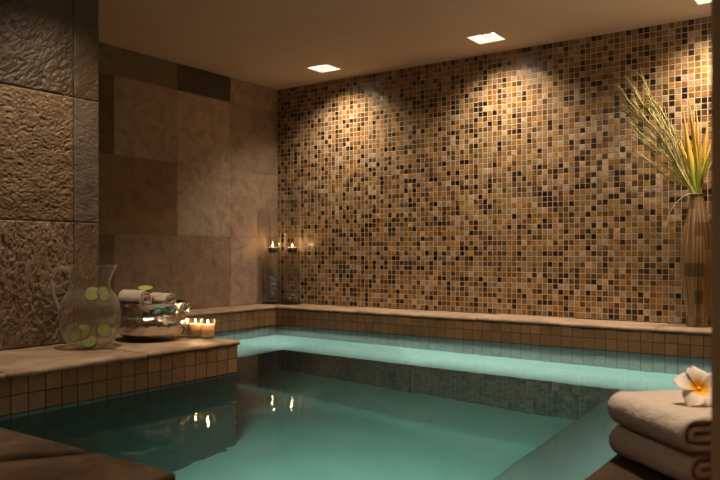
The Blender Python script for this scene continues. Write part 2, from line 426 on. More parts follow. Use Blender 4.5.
# peninsula coping
cop(-2.45,-1.895,0.70,1.04,LEDGE_Z,.017,M['coping'],jag=.006)
cop(-2.45,-1.895,1.042,1.50,LEDGE_Z-.001,.017,M['coping'],jag=.006)
cop(-2.45,-1.895,1.502,1.913,LEDGE_Z+.001,.017,M['coping'],jag=.006)
cop(-3.145,-2.452,1.612,1.913,LEDGE_Z,.017,M['coping'],jag=.004)
# slab cores under the copings
ZC=LEDGE_Z-0.0165
struct(MB().box(-3.14,-2.945,1.9,3.5,FLOOR_Z,ZC).build('ledge_core', M['joint']))
struct(MB().box(-3.14,0.6,3.2745,3.56,FLOOR_Z,ZC).build('ledge_core.001', M['joint']))
struct(MB().box(-3.14,-1.9045,0.70,1.9,FLOOR_Z,ZC).build('ledge_core.002', M['pool_wall']))
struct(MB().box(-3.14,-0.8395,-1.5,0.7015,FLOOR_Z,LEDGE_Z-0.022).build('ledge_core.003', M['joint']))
struct(MB().box(-0.3355,0.6,-1.5,3.27,FLOOR_Z,LEDGE_Z-0.022).build('ledge_core.004', M['joint']))
# front-left deck: two big flagstones; the slanting gap stands in for a cast shadow
def flag(name, poly, zt, th, mat):
    n=len(poly); V=[(x,y,zt-th) for x,y in poly]+[(x,y,zt) for x,y in poly]
    F=[tuple(reversed(range(n))),tuple(range(n,2*n))]+[(i,(i+1)%n,n+(i+1)%n,n+i) for i in range(n)]
    o=mesh_obj(name,V,F,mat); bevel(o,0.006,3); return struct(o)
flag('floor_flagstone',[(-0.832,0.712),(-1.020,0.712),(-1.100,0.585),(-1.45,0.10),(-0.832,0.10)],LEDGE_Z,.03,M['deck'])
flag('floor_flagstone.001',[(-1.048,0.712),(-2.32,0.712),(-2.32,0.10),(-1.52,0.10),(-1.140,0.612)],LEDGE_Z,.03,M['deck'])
flag('floor_flagstone.002',[(-0.832,0.095),(-2.32,0.095),(-2.32,-1.5),(-0.832,-1.5)],LEDGE_Z,.03,M['deck'])
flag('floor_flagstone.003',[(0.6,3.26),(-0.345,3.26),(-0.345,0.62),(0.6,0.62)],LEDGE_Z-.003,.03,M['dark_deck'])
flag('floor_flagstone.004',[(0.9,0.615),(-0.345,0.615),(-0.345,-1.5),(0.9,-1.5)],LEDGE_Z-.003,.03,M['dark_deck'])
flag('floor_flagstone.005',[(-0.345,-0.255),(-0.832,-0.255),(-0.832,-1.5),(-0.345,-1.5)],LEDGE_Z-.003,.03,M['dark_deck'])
# near pillar wall on the right, right wall, wall behind
o=MB().box(-0.104,0.90,0.600,0.75,LEDGE_Z-.003,CEIL_Z+.02).build('wall_right_front', M['pillar']); bevel(o,.006,3); struct(o)
struct(MB().box(0.60,0.75,0.75,3.56,-0.5,CEIL_Z+.02).build('wall_right', M['pillar']))
struct(MB().box(0.90,1.0,-1.5,0.75,-0.5,CEIL_Z+.02).build('wall_right_hall', M['pillar']))
struct(MB().box(-2.33,1.0,-1.6,-1.5,-0.5,CEIL_Z+.02).build('wall_front', M['pillar']))

# ceiling with square openings for the recessed lights
HS=0.074
LIGHTS=[(-2.56,3.25),(-1.557,3.25),(-0.55,3.25),(-1.93,1.40),(-0.25,1.30),(-0.70,-0.45),(-1.25,1.95)]
gx=sorted({-3.2,1.0}|{x+s for x,y in LIGHTS for s in (-HS,HS)}); gy=sorted({-1.6,3.52}|{y+s for x,y in LIGHTS for s in (-HS,HS)})
V=[(x,y,CEIL_Z) for y in gy for x in gx]; F=[]
for j in range(len(gy)-1):
    for i in range(len(gx)-1):
        cx=(gx[i]+gx[i+1])/2; cy=(gy[j]+gy[j+1])/2
        if any(abs(cx-x)<HS and abs(cy-y)<HS for x,y in LIGHTS): continue
        a=j*len(gx)+i; F.append((a,a+len(gx),a+len(gx)+1,a+1))
struct(mesh_obj('ceiling',V,F,M['plaster']))

# ------------------------------------------------------------------ recessed downlights
M['lens']=emit('frosted_lens',(1.0,.88,.74),4)
M['lamp_face']=emit('lamp_face',(1.0,.85,.65),4.0)
M['housing']=plain('housing_paint',(.88,.8,.7),.5)
M['lamp_ring']=plain('lamp_ring',(.85,.78,.7),.4)
def downlight(x,y,label,power,tx,ty,cone,blend=.6):
    t=thing('recessed_downlight',label,'ceiling light',(x,y,CEIL_Z),0,'recessed square ceiling lights')
    m=MB(); h=HS; z0=0.0; z1=.035; n=.004
    m.box(-h,-h+n,-h,h,z0,z1).box(h-n,h,-h,h,z0,z1).box(-h+n,h-n,-h,-h+n,z0,z1).box(-h+n,h-n,h-n,h,z0,z1)
    m.build('housing',M['housing'],t)
    MB().box(-h,h,-h,h,.035,.039).build('diffuser',M['lens'],t)
    lamp=MB().lathe([(0,.034),(.026,.034),(.026,.012),(.023,.012),(.023,.018),(0,.018)],24).build('lamp',M['lamp_ring'],t,True)
    face=MB().lathe([(0,.016),(.022,.016),(.022,.0165),(0,.0165)],24).build('lamp_face',M['lamp_face'],lamp)
    d=bpy.data.lights.new('spot','SPOT'); d.energy=power; d.color=WARM; d.spot_size=R(cone); d.spot_blend=blend; d.shadow_soft_size=.02
    o=bpy.data.objects.new('spot',d); link(o,t); o.location=(0,0,.008)
    o.rotation_euler=Vector((tx,ty,-1)).to_track_quat('-Z','Y').to_euler()
    return t
WW=WALL_WASH_W
downlight(*LIGHTS[0],'smaller-looking square ceiling light, left one, above the corner vases',WW,0,.2,125,1.0)
downlight(*LIGHTS[1],'square ceiling light on the right of the visible pair, nearer the camera',WW,0,.2,125,1.0)
downlight(*LIGHTS[2],'square ceiling light above the tall vase of reeds',WW*1.3,0,.2,125,1.0)
downlight(*LIGHTS[3],'square ceiling light above the pitcher and the rough slate wall',LEDGE_SPOT_W*.75,-.10,.03,112,1)
downlight(*LIGHTS[4],'added unseen square ceiling light, fill above the folded towels',62,.03,-.05,60,1)  # added lamp out of view, brightens the towels
downlight(*LIGHTS[5],'added unseen square ceiling light, fill over the pool entry',30,0,0,140,1)  # added fill behind the camera, lifts the pillar and front deck

downlight(*LIGHTS[6],'added unseen square ceiling light, fill over the middle of the pool',58,-.28,.62,108,.9)  # added fill, tilted to brighten the back rim, mosaic and left wall

# added half-bowl uplight on the right wall, out of view, brightens the ceiling
sc_=thing('added_uplight','added unseen half-bowl uplight on the right wall, brightening the ceiling','added fill light',(0.598,2.3,0.20))
sc_.rotation_euler=(0,0,R(90))
prs=[(0,-.09),(.05,-.08),(.09,-.04),(.11,.01),(.12,.04),(.112,.04),(.10,.01),(.08,-.03),(.04,-.065),(0,-.075)]
V=[];F=[];n=16
for r_,z in prs:
    for i in range(n+1): a=PI*i/n; V.append((r_*math.cos(a),r_*math.sin(a),z))
for i in range(len(prs)-1):
    for j_ in range(n): a=i*(n+1)+j_; F.append((a,a+1,a+n+2,a+n+1))
mesh_obj('added_uplight_bowl',V,F,M['white_paint'],sc_,True)
MB().lathe([(0,-.02),(.02,-.015),(.028,.005),(.02,.025),(0,.03)],20).build('added_uplight_bulb',M['lens'],sc_,True,(0,.05,0))
d=bpy.data.lights.new('added_uplight_spot','SPOT'); d.energy=ADDED_UPLIGHT_W; d.color=WARM; d.spot_size=R(150); d.spot_blend=1; d.shadow_soft_size=.03
o=bpy.data.objects.new('added_uplight_spot',d); link(o,sc_); o.location=(0,.055,.045); o.rotation_euler=Vector((0,.35,1)).to_track_quat('-Z','Y').to_euler()

# ------------------------------------------------------------------ candles
M['wax']=newmat('candle_wax')[0]; b=M['wax'].node_tree.nodes['Principled BSDF']
setc(b,(.95,.74,.48),.5); b.inputs['Subsurface Weight'].default_value=1.0; b.inputs['Subsurface Radius'].default_value=(1,.6,.3); b.inputs['Subsurface Scale'].default_value=.02
M['flame']=emit('flame',(1.0,.72,.38),30)
M['wick']=plain('wick',(.02,.015,.01),.9)
M['dark_cup']=plain('dark_cup',(.012,.012,.012),.3)
def flame_parts(t,z,h=.014,power=.25,r=.0035):
    wk=MB().tube([(0,0,z-.006),(0.0005,0,z+.002)],.0007,6).build('wick',M['wick'],t)
    pr=[(0,z),(r*.7,z+h*.12),(r,z+h*.3),(r*.8,z+h*.55),(r*.35,z+h*.82),(0,z+h)]
    MB().lathe(pr,12).build('flame',M['flame'],t,True)
    d=bpy.data.lights.new('flame_light','POINT'); d.energy=power; d.color=(1,.55,.22); d.shadow_soft_size=.004
    o=bpy.data.objects.new('flame_light',d); link(o,t); o.location=(0,0,z+h+.003)
def votive(x,y,label):
    t=thing('votive_candle',label,'candle',(x,y,LEDGE_Z+.002),0,'lit votive candles on the ledge end'); t.scale=(1.08,1.08,1.25)
    MB().lathe([(0,0),(.0225,0),(.024,.003),(.0255,.056),(.0243,.056),(.0228,.006),(0,.006)],32).build('glass_cup',M['glass'],t,True)
    MB().lathe([(0,.0065),(.0222,.0065),(.0236,.040),(.0200,.041),(.012,.0385),(0,.038)],32).build('wax',M['wax'],t,True)
    flame_parts(t,.042)
    return t
votive(-2.085,1.872,'lit votive candle in a clear glass, beside the silver bowl')
votive(-2.022,1.875,'lit votive candle in a clear glass, outer one nearest the ledge end')

# ------------------------------------------------------------------ corner: tall cylinder vases with floating candles
M['tray']=plain('dark_tray',(.03,.022,.016),.25)
M['vase_water']=thin_glass('vase_water',(.93,.92,.89),1.2,haze=.02,hazecol=(.5,.42,.33))
M['blue']=stone('blue_petal',[(0.3,(.16,.19,.40)),(0.7,(.42,.46,.74))],30,.7,.1,80)
M['pebble']=stone('pale_pebble',[(0.3,(.32,.26,.2)),(0.7,(.6,.52,.42))],25,.6,.1,80)
ZT=LEDGE_Z+.002
tr=MB().box(-.118,.118,-.052,.052,0,.009).build('vase_tray',M['tray'],loc=(-2.992,3.388,ZT)); tr.rotation_euler=(0,0,R(27)); bevel(tr,.003,2)
tag(tr,'thin dark tray in the corner under the two tall glass vases','tray')
ZV=ZT+.009
def cyl_vase(x,y,label,hgt):
    t=thing('cylinder_vase',label,'vase',(x,y,ZV),0,'tall cylinder vases in the corner')
    r=.050
    MB().lathe([(0,0),(r-.003,0),(r,.004),(r,hgt-.002),(r-.0015,hgt),(r-.003,hgt-.002),(r-.003,.014),(0,.014)],48).build('glass_cylinder',M['glass'],t,True)
    rr=r-.0036; zw=.318
    MB().lathe([(0,.0148),(rr,.0148),(rr,zw),(0,zw)],40).build('vase_water',M['vase_water'],t,True)
    return ZV+zw
zw=cyl_vase(-3.047,3.360,'tall clear glass cylinder vase in the corner with a blue bloom sunk in its water',.64)
cyl_vase(-2.938,3.416,'tall clear glass cylinder vase in the corner with pale pebbles at its bottom',.66)
def floating(x,y,label):
    t=thing('floating_candle',label,'candle',(x,y,zw-.014),0,'floating candles in the corner vases')
    MB().lathe([(0,0),(.022,.0),(.030,.010),(.031,.030),(.0295,.030),(.0285,.012),(0,.006)],32).build('cup',M['dark_cup'],t,True)
    MB().lathe([(0,.0125),(.0282,.0125),(.0290,.0345),(.024,.0365),(.010,.034),(0,.034)],32).build('wax',M['wax'],t,True)
    flame_parts(t,.038,.018,.22,.0045)
floating(-3.047,3.360,'lit candle in a dark cup floating in the left corner vase')
floating(-2.938,3.416,'lit candle in a dark cup floating in the right corner vase')
# blue bloom under water: ruffled petals around a core, one mesh
rnd=random.Random(5); m=MB()
for i in range(110):
    a=rnd.uniform(0,2*PI); h=rnd.uniform(0.012,.150); rr=.034*math.sqrt(max(.05,1-((h-.08)/.085)**2))*rnd.uniform(.6,1.0)
    c=Vector((rr*math.cos(a),rr*math.sin(a),h)); d=Vector((math.cos(a),math.sin(a),rnd.uniform(-.3,.6))).normalized()
    x=d.cross(Vector((0,0,1))).normalized(); y=x.cross(d)
    ro=rnd.uniform(0,PI); u_=x*math.cos(ro)+y*math.sin(ro); v_=y*math.cos(ro)-x*math.sin(ro); s_=rnd.uniform(.008,.0125)
    b0=len(m.v)
    for k_,(p,q,e) in enumerate(((0,-1,-.5),(.75,-.3,.1),(.6,.6,.25),(0,1,.05),(-.6,.6,.25),(-.75,-.3,.1),(0,0,-.1))):
        m.v.append(tuple(c*0.9+u_*p*s_+v_*q*s_+d*e*s_))
    for k_ in range(6): m.f.append((b0+6,b0+k_,b0+(k_+1)%6))
m.tube([(0,0,.001),(0,0,.03),(.002,0,.08),(0,0,.14)],[.006,.016,.02,.006],10)
o=m.build('hydrangea_bloom',M['blue'],None,True,(-3.052,3.357,ZV+.0155)); o.modifiers.new('sol','SOLIDIFY').thickness=.0012
tag(o,'blue hydrangea bloom sunk in the water of the left corner vase','flower')
def blob(name,r,sc,mat,loc,seed,amp=.15):
    bm=bmesh.new(); bmesh.ops.create_icosphere(bm,subdivisions=3,radius=r)
    for v in bm.verts:
        k_=1+amp*noise.noise(v.co/r*1.2+Vector((seed,0,0))); v.co=Vector((v.co.x*sc[0],v.co.y*sc[1],v.co.z*sc[2]))*k_
    me=bpy.data.meshes.new(name); bm.to_mesh(me); bm.free(); me.materials.append(mat)
    me.polygons.foreach_set('use_smooth',[True]*len(me.polygons))
    o=bpy.data.objects.new(name,me); o.location=loc; return link(o)
PB=[(.020,.012,0,.013,'topmost'),(-.021,.010,0,.013,'b'),(0,-.024,0,.013,'c'),(.002,.030,0,.012,'d'),(.002,0.003,.019,.013,'t')]
for i,(dx,dy,dz,r_,_) in enumerate(PB):
    o=blob('pebble',r_,(1.1,.95,.8),M['pebble'],(-2.938+dx,3.416+dy,ZV+.0150+.0095+dz),i*3.1)
    tag(o,'pale pebble lying on the others, topmost in the right corner vase' if i==4 else 'pale pebble on the bottom of the right corner vase','pebble','pebbles in the right corner vase')

# ------------------------------------------------------------------ pitcher
M['cuke']=newmat('cucumber_flesh')[0]
nt=M['cuke'].node_tree; b=nt.nodes['Principled BSDF']; L=nt.links.new
tc=N(nt,'ShaderNodeTexCoord'); ln=N(nt,'ShaderNodeVectorMath',operation='LENGTH'); L(tc.outputs['Object'],ln.inputs[0])
ns=N(nt,'ShaderNodeTexNoise',i_Scale=260,i_Detail=2); L(tc.outputs['Object'],ns.inputs['Vector'])
ma=N(nt,'ShaderNodeMath',operation='MULTIPLY_ADD'); ma.inputs[1].default_value=.006; L(ns.outputs['Fac'],ma.inputs[0]); L(ln.outputs['Value'],ma.inputs[2])
mr=N(nt,'ShaderNodeMapRange'); mr.inputs['From Max'].default_value=.027; L(ma.outputs[0],mr.inputs['Value'])
rr_=ramp(nt,mr.outputs[0],[(0,(.42,.50,.16)),(.4,(.50,.58,.22)),(.52,(.34,.46,.12)),(.62,(.48,.58,.20)),(.9,(.36,.50,.12))]); L(rr_.outputs[0],b.inputs['Base Color'])
b.inputs['Roughness'].default_value=.35; b.inputs['Subsurface Weight'].default_value=.4; b.inputs['Subsurface Radius'].default_value=(.5,.6,.2); b.inputs['Subsurface Scale'].default_value=.01
M['rind']=plain('cucumber_rind',(.045,.10,.015),.35)
def cucumber(loc,rot,label,group=None,r_=.0255,th=.004):
    t=bpy.data.objects.new('cucumber_slice',None); COL.objects.link(t); t.empty_display_size=.02; t.location=loc; t.rotation_euler=[R(a) for a in rot]
    tag(t,label,'cucumber slice',group)
    MB().lathe([(0,0),(r_-.0022,0),(r_-.0022,th),(0,th)],32).build('flesh',M['cuke'],t)
    MB().lathe([(r_-.0021,-.0001),(r_,.0003),(r_,th-.0003),(r_-.0021,th+.0001)],32,closed=True).build('rind',M['rind'],t,True)
    return t
PX,PY=-2.160,1.476
M['pitcher_glass']=thin_glass('pitcher_glass',(.97,.965,.95),1.5,haze=.03,hazecol=(.8,.75,.68),boost=2.6,edge=.55)
M['pitcher_water']=thin_glass('pitcher_water',(.95,.94,.92),1.15,haze=.14,hazecol=(.55,.47,.39),boost=1.0)
M['handle_glass']=thin_glass('handle_glass',(.97,.965,.95),1.5,haze=.22,hazecol=(.8,.75,.68),boost=2.6,edge=.8)
pt=thing('pitcher','round clear glass pitcher of water with cucumber slices on the ledge','pitcher',(PX,PY,LEDGE_Z+.003),0)
spout=Vector((.815,.579)); 
def spoutfn(p,a,r,z):
    d=math.cos(a)*spout.x+math.sin(a)*spout.y
    if z>.225 and d>0.80:
        k_=((d-.80)/.20)**1.5*((z-.225)/.05)
        return (p[0]+spout.x*.024*k_,p[1]+spout.y*.024*k_,p[2]+.002*k_)
    return p
outer=[(0,0),(.050,0),(.060,.003),(.078,.022),(.092,.055),(.0985,.095),(.0965,.130),(.086,.163),(.071,.185),(.0655,.197),(.0650,.215),(.0665,.245),(.0685,.268),(.0690,.2725)]
inner=[(.0675,.2730),(.0665,.268),(.0645,.245),(.0630,.215),(.0635,.197),(.069,.1845),(.084,.162),(.0942,.130),(.0962,.095),(.0898,.056),(.0758,.025),(.058,.008),(.04,.006),(0,.006)]
def smooth_prof(pr,n=3):
    out=[]
    for i in range(len(pr)-1):
        p0=pr[max(i-1,0)];p1=pr[i];p2=pr[i+1];p3=pr[min(i+2,len(pr)-1)]
        for k_ in range(n):
            t=k_/n; f=lambda a,b,c,d:.5*((2*b)+(-a+c)*t+(2*a-5*b+4*c-d)*t*t+(-a+3*b-3*c+d)*t**3)
            out.append((max(0,f(p0[0],p1[0],p2[0],p3[0])),f(p0[1],p1[1],p2[1],p3[1])))
    out.append(pr[-1]); out[0]=pr[0]; return out
MB().lathe(smooth_prof(outer)+smooth_prof(inner)[0:],64,fn=spoutfn).build('glass_body',M['pitcher_glass'],pt,True)
wp=[(r_-.001 if r_>.002 else 0,z+.001) for r_,z in reversed(inner) if z<.190]
wp.append((.0655,.192)); wp.append((0,.192))
MB().lathe(wp,48).build('water',M['pitcher_water'],pt,True)
hd=Vector((-.815,-.579,0))
hp=[(.0655,.252),(.082,.262),(.104,.262),(.122,.245),(.128,.215),(.122,.175),(.112,.145),(.099,.115),(.096,.100)]
def cat(ps,n=5):
    o_=[]
    for i in range(len(ps)-1):
        p0=Vector(ps[max(i-1,0)]);p1=Vector(ps[i]);p2=Vector(ps[i+1]);p3=Vector(ps[min(i+2,len(ps)-1)])
        for k_ in range(n):
            t=k_/n; o_.append(.5*((2*p1)+(-p0+p2)*t+(2*p0-5*p1+4*p2-p3)*t*t+(-p0+3*p1-3*p2+p3)*t**3))
    o_.append(Vector(ps[-1])); return o_
MB().tube(cat([hd*a+Vector((0,0,z)) for a,z in hp]),.0060,12).build('handle',M['handle_glass'],pt,True)
Rv=Vector((.815,.579,0)); Fv=Vector((-.579,.815,0)); P0=Vector((PX,PY,LEDGE_Z+.003))
def pc(a,f,z): return P0+Rv*a+Fv*f+Vector((0,0,z))
cucumber(pc(-.030,-.045,.042),(70,0,35.4-25),'cucumber slice low in the pitcher, leftmost of the sunk ones')
cucumber(pc(-.008,-.038,.055),(60,0,35.4),'cucumber slice low in the pitcher, behind the flattest sunk one')
cucumber(pc(.016,-.052,.022),(52,0,35.4+5),'cucumber slice lying flattest at the bottom of the pitcher')
cucumber(pc(.057,-.030,.056),(75,10,35.4+30),'cucumber slice leaning against the right side low in the pitcher')
cucumber(pc(.018,-.028,.178),(66,0,35.4+10),'cucumber slice floating at the water line of the pitcher')
cucumber(pc(.046,-.010,.178),(80,0,35.4+62),'cucumber slice on edge at the water line by the pitcher spout')

# ------------------------------------------------------------------ silver bowl with rolled washcloths
m_,nt,b=newmat('hammered_silver'); L=nt.links.new; setc(b,(.60,.55,.48),.2,1)
tc=N(nt,'ShaderNodeTexCoord'); vo=N(nt,'ShaderNodeTexVoronoi',i_Scale=55); L(tc.outputs['Object'],vo.inputs['Vector'])
bp=N(nt,'ShaderNodeBump',i_Strength=.5,i_Distance=.005); L(vo.outputs['Distance'],bp.inputs['Height']); L(bp.outputs[0],b.inputs['Normal'])
M['silver']=m_
BX,BYY=-2.165,1.735
BZ=LEDGE_Z+.003
bt=thing('silver_bowl','hammered silver bowl on the ledge holding rolled washcloths','bowl',(BX,BYY,BZ)); bt.scale=(1,1,1.05)
bo=[(0,0),(.070,0),(.092,.006),(.116,.022),(.128,.042),(.131,.060),(.125,.076),(.117,.085),(.116,.100),(.118,.118),(.124,.129)]
bi=[(.122,.130),(.115,.118),(.112,.100),(.113,.086),(.121,.076),(.127,.060),(.124,.043),(.112,.025),(.088,.010),(0,.006)]
MB().lathe(smooth_prof(bo)+smooth_prof(bi),72).build('basin',M['silver'],bt,True)
for sgn in (-1,1):
    c=Rv*sgn; h_=[c*.121+Vector((0,0,.118))+Fv*.022,c*.132+Vector((0,0,.124))+Fv*.018,c*.139+Vector((0,0,.112)),c*.132+Vector((0,0,.096))-Fv*.018,c*.118+Vector((0,0,.092))-Fv*.022]
    MB().tube(cat([p for p in h_]),.0042,10).build('handle',M['silver'],bt,True)
def terry(name,c):
    m_,nt,b=newmat(name); L=nt.links.new; setc(b,c,.95,0,.1); b.inputs['Sheen Weight'].default_value=.3
    tc=N(nt,'ShaderNodeTexCoord'); n1=N(nt,'ShaderNodeTexNoise',i_Scale=420,i_Detail=3); L(tc.outputs['Object'],n1.inputs['Vector'])
    n2=N(nt,'ShaderNodeTexNoise',i_Scale=60,i_Detail=3); L(tc.outputs['Object'],n2.inputs['Vector'])
    ad=N(nt,'ShaderNodeMath',operation='MULTIPLY_ADD'); ad.inputs[1].default_value=1.5; L(n2.outputs['Fac'],ad.inputs[0]); L(n1.outputs['Fac'],ad.inputs[2])
    bp=N(nt,'ShaderNodeBump',i_Strength=.8,i_Distance=.003); L(ad.outputs[0],bp.inputs['Height']); L(bp.outputs[0],b.inputs['Normal']); return m_
M['terry']=terry('cream_terry',(.68,.60,.53)); M['terry2']=terry('washcloth_terry',(.70,.60,.50))
def strip_extrude(name,path,th,length,mat,seed=0,amp=.0012,endround=.006,nl=36,loc=(0,0,0),rz=0,droop=None):
    """thick cloth strip following a 2D path (x,z), extruded along local y over the length; ends round off"""
    n=len(path); P=[Vector((p[0],0,p[1])) for p in path]; V=[];F=[]
    nor=[]
    for i in range(n):
        t=(P[min(i+1,n-1)]-P[max(i-1,0)]).normalized(); nor.append(Vector((-t.z,0,t.x)))
    ring_n=None
    for j in range(nl+1):
        y=-length/2+length*j/nl; e=min(j,nl-j)*length/nl
        f=1.0 if e>=endround else math.sqrt(max(.12,1-(1-e/endround)**2))
        for i in range(n):
            q=P[i]+Vector((0,y,0)); tt=th/2*f*(1 if 0<i<n-1 else .5)
            d=noise.fractal(Vector((q.x*45,q.y*45+seed,q.z*45)),.8,2.1,4)*amp+noise.fractal(Vector((q.x*9,q.y*9+seed,q.z*9)),.8,2.1,2)*amp*1.5
            V.append(q+nor[i]*(tt+d))
        for i in range(n-1,-1,-1):
            q=P[i]+Vector((0,y,0)); tt=th/2*f*(1 if 0<i<n-1 else .5)
            d=noise.fractal(Vector((q.x*45,q.y*45+seed+9,q.z*45)),.8,2.1,3)*amp*.6
            V.append(q-nor[i]*(tt+d))
    m2=2*n
    for j in range(nl):
        for i in range(m2): a=j*m2; F.append((a+i,a+(i+1)%m2,a+m2+(i+1)%m2,a+m2+i))
    for j in (0,nl):
        a=j*m2
        for i in range(n-1):
            q=(a+i,a+i+1,a+m2-2-i,a+m2-1-i); F.append(q if j else tuple(reversed(q)))
    if droop: V=[droop(Vector(v)) for v in V]
    me_o=mesh_obj(name,V,F,mat,None,True,loc=loc); me_o.rotation_euler=(0,0,rz); return me_o
def spiral(r0,r1,turns,n=70,a0=0):
    return [((r0+(r1-r0)*i/(n-1))*math.cos(a0+2*PI*turns*i/(n-1)),(r0+(r1-r0)*i/(n-1))*math.sin(a0+2*PI*turns*i/(n-1))) for i in range(n)]
# washcloths: local y axis is the roll axis
o=strip_extrude('washcloth',spiral(.006,.033,3,a0=PI*.5),.0082,.112,M['terry2'],3,loc=(BX,BYY,0))
o.location=Vector((BX,BYY,BZ+.145))-Rv*.055-Fv*.020; o.rotation_euler=(0,0,R(35.4-90-30)); 
tag(o,'pale rolled washcloth lying in front in the silver bowl','washcloth','rolled washcloths in the silver bowl')
o=strip_extrude('washcloth',spiral(.006,.027,3,a0=PI*.1),.0072,.115,M['terry2'],8,loc=(0,0,0))
o.location=Vector((BX,BYY,BZ+.142))+Rv*.030+Fv*.020; o.rotation_euler=(0,0,R(35.4-90-42))
tag(o,'rolled washcloth behind the pale front one in the silver bowl','washcloth','rolled washcloths in the silver bowl')
o=strip_extrude('washcloth',spiral(.006,.027,3,a0=PI*1.1),.0072,.13,M['terry2'],12,loc=(0,0,0))
o.location=Vector((BX,BYY,BZ+.080))+Rv*.01+Fv*.010; o.rotation_euler=(0,0,R(35.4-90))
tag(o,'rolled washcloth lying lowest inside the silver bowl','washcloth','rolled washcloths in the silver bowl')
cucumber(Vector((BX,BYY,BZ+.184))-Rv*.020-Fv*.014,(16,4,35),'cucumber slice lying on the rolled washcloths over the silver bowl',r_=.028,th=.004)

# ------------------------------------------------------------------ towels and plumeria at the right
ax=Vector((.756,-.689,0)); # fold runs this way
rzT=math.atan2(-.689,.756)+PI/2
def folded(th,width,h,layers=3):
    """one long serpentine: nested folds, rounded on the -x side"""
    pts=[]; n=12
    r_o=h/2-th/2
    # spiral of flattened loops
    k=0; r=r_o; xl=0.0; xr=width
    pts.append((xr,-r))
    turn=0
    while r>th*.4:
        steps=8
        for i in range(steps+1): pts.append((xr-(xr-(xl+r))*i/steps,-r))
        for i in range(1,n): a=-PI/2-PI*i/n; pts.append((xl+r+r*math.cos(a),r*math.sin(a)))
        r2=r-th*1.05
        for i in range(steps+1): pts.append((xl+r+(xr-r-(xl+r))*i/steps, r))
        if r2<=th*.35: break
        rm=(r+r2)/2*1.0
        # turn down at the right side to inner layer
        cz=(r-r2)/2
        for i in range(1,n): a=PI/2-PI*i/n; pts.append((xr-r+ (r+r2)/2*math.cos(a)*.9, cz+(r+r2)/2*math.sin(a)))
        xl+=th*1.1; xr-=th*1.3; r=r2
        pts_last=pts[-1]
    return pts
TW,TL,TH=.19,.185,.050
def towel(z,cx,cy,label,seed,rz,L_=TL,W_=TW,h=TH):
    o=strip_extrude('folded_towel',[(x-W_/2,z_) for x,z_ in folded(.0122,W_,h)],.0122,L_,M['terry'],seed,amp=.0016,endround=.011,nl=44,loc=(cx,cy,z+h/2),rz=rz)
    tag(o,label,'towel','folded towels on the dark stone'); return o
T0=Vector((-.200,1.19,0))
towel(LEDGE_Z-.002,T0.x-.018,T0.y+.002,'cream folded towel lying on the dark stone, under the other',1,rzT+R(3))
towel(LEDGE_Z-.002+TH+.001,T0.x-.017,T0.y-.012,'cream folded towel on top of the other, carrying the white blossom',5,rzT)
m_,nt,b=newmat('plumeria_petal'); L=nt.links.new; setc(b,(.9,.85,.8),.6)
tc=N(nt,'ShaderNodeTexCoord'); ln=N(nt,'ShaderNodeVectorMath',operation='LENGTH'); L(tc.outputs['Object'],ln.inputs[0])
mr=N(nt,'ShaderNodeMapRange'); mr.inputs['From Min'].default_value=.004; mr.inputs['From Max'].default_value=.021; L(ln.outputs['Value'],mr.inputs['Value'])
rr_=ramp(nt,mr.outputs[0],[(0,(.95,.42,.0)),(.5,(.95,.52,.03)),(.8,(.88,.74,.60)),(1,(.88,.78,.71))]); L(rr_.outputs[0],b.inputs['Base Color']); M['petal']=m_
M['petal_center']=plain('blossom_center',(.95,.50,.01),.6)
fl=thing('plumeria_blossom','white five-petalled blossom with an orange heart on the top towel','flower',(-.216,1.160,LEDGE_Z+.118))
def petal_mesh():
    V=[];F=[];nu,nw=12,8
    for i in range(nu+1):
        t=i/nu; wd=.0200*(math.sin(PI*min(1,t*.93+.05))**.75)*(.35+.75*t if t<.8 else .95)+.0012
        for j in range(nw+1):
            s_=j/nw*2-1; x=.003+.036*t-.004*s_*s_*t; y=wd*s_
            z=.010*math.sin(t*2.3)*.9-.006*t*t+.0035*s_*t+.002*s_*s_
            V.append((x,y,z))
    for i in range(nu):
        for j in range(nw): a=i*(nw+1)+j; F.append((a,a+nw+1,a+nw+2,a+1))
    return V,F
V,F=petal_mesh()
p0=mesh_obj('petal',V,F,M['petal'],fl,True); p0.modifiers.new('sol','SOLIDIFY').thickness=.0009
for i in range(5):
    p_=p0 if i==0 else p0.copy()
    if i: COL.objects.link(p_); p_.parent=fl
    p_.rotation_euler=(0,R(-3),R(72*i+20)); p_.location=(0,0,.0004*i)
MB().lathe([(0,-.004),(.003,-.002),(.0045,.002),(.003,.0045),(0,.005)],16).build('blossom_center',M['petal_center'],fl,True)
fl.rotation_euler=(R(50),R(4),R(30))

# ------------------------------------------------------------------ tall vase with grasses
VX,VY=-.640,3.405
m_,nt,b=newmat('wood_inlay'); L=nt.links.new; b.inputs['Roughness'].default_value=.35
tc=N(nt,'ShaderNodeTexCoord'); sx=N(nt,'ShaderNodeSeparateXYZ'); L(tc.outputs['Object'],sx.inputs[0])
at2=N(nt,'ShaderNodeMath',operation='ARCTAN2'); L(sx.outputs['Y'],at2.inputs[0]); L(sx.outputs['X'],at2.inputs[1])
cb=N(nt,'ShaderNodeCombineXYZ'); L(at2.outputs[0],cb.inputs[0]); 
zz=N(nt,'ShaderNodeMath',operation='MULTIPLY'); zz.inputs[1].default_value=.35; L(sx.outputs['Z'],zz.inputs[0]); L(zz.outputs[0],cb.inputs[1])
n1=N(nt,'ShaderNodeTexNoise',i_Scale=9,i_Detail=3); L(cb.outputs[0],n1.inputs['Vector'])
rr_=ramp(nt,n1.outputs['Fac'],[(0.36,(.10,.055,.022)),(.5,(.22,.135,.06)),(.64,(.36,.24,.13))])
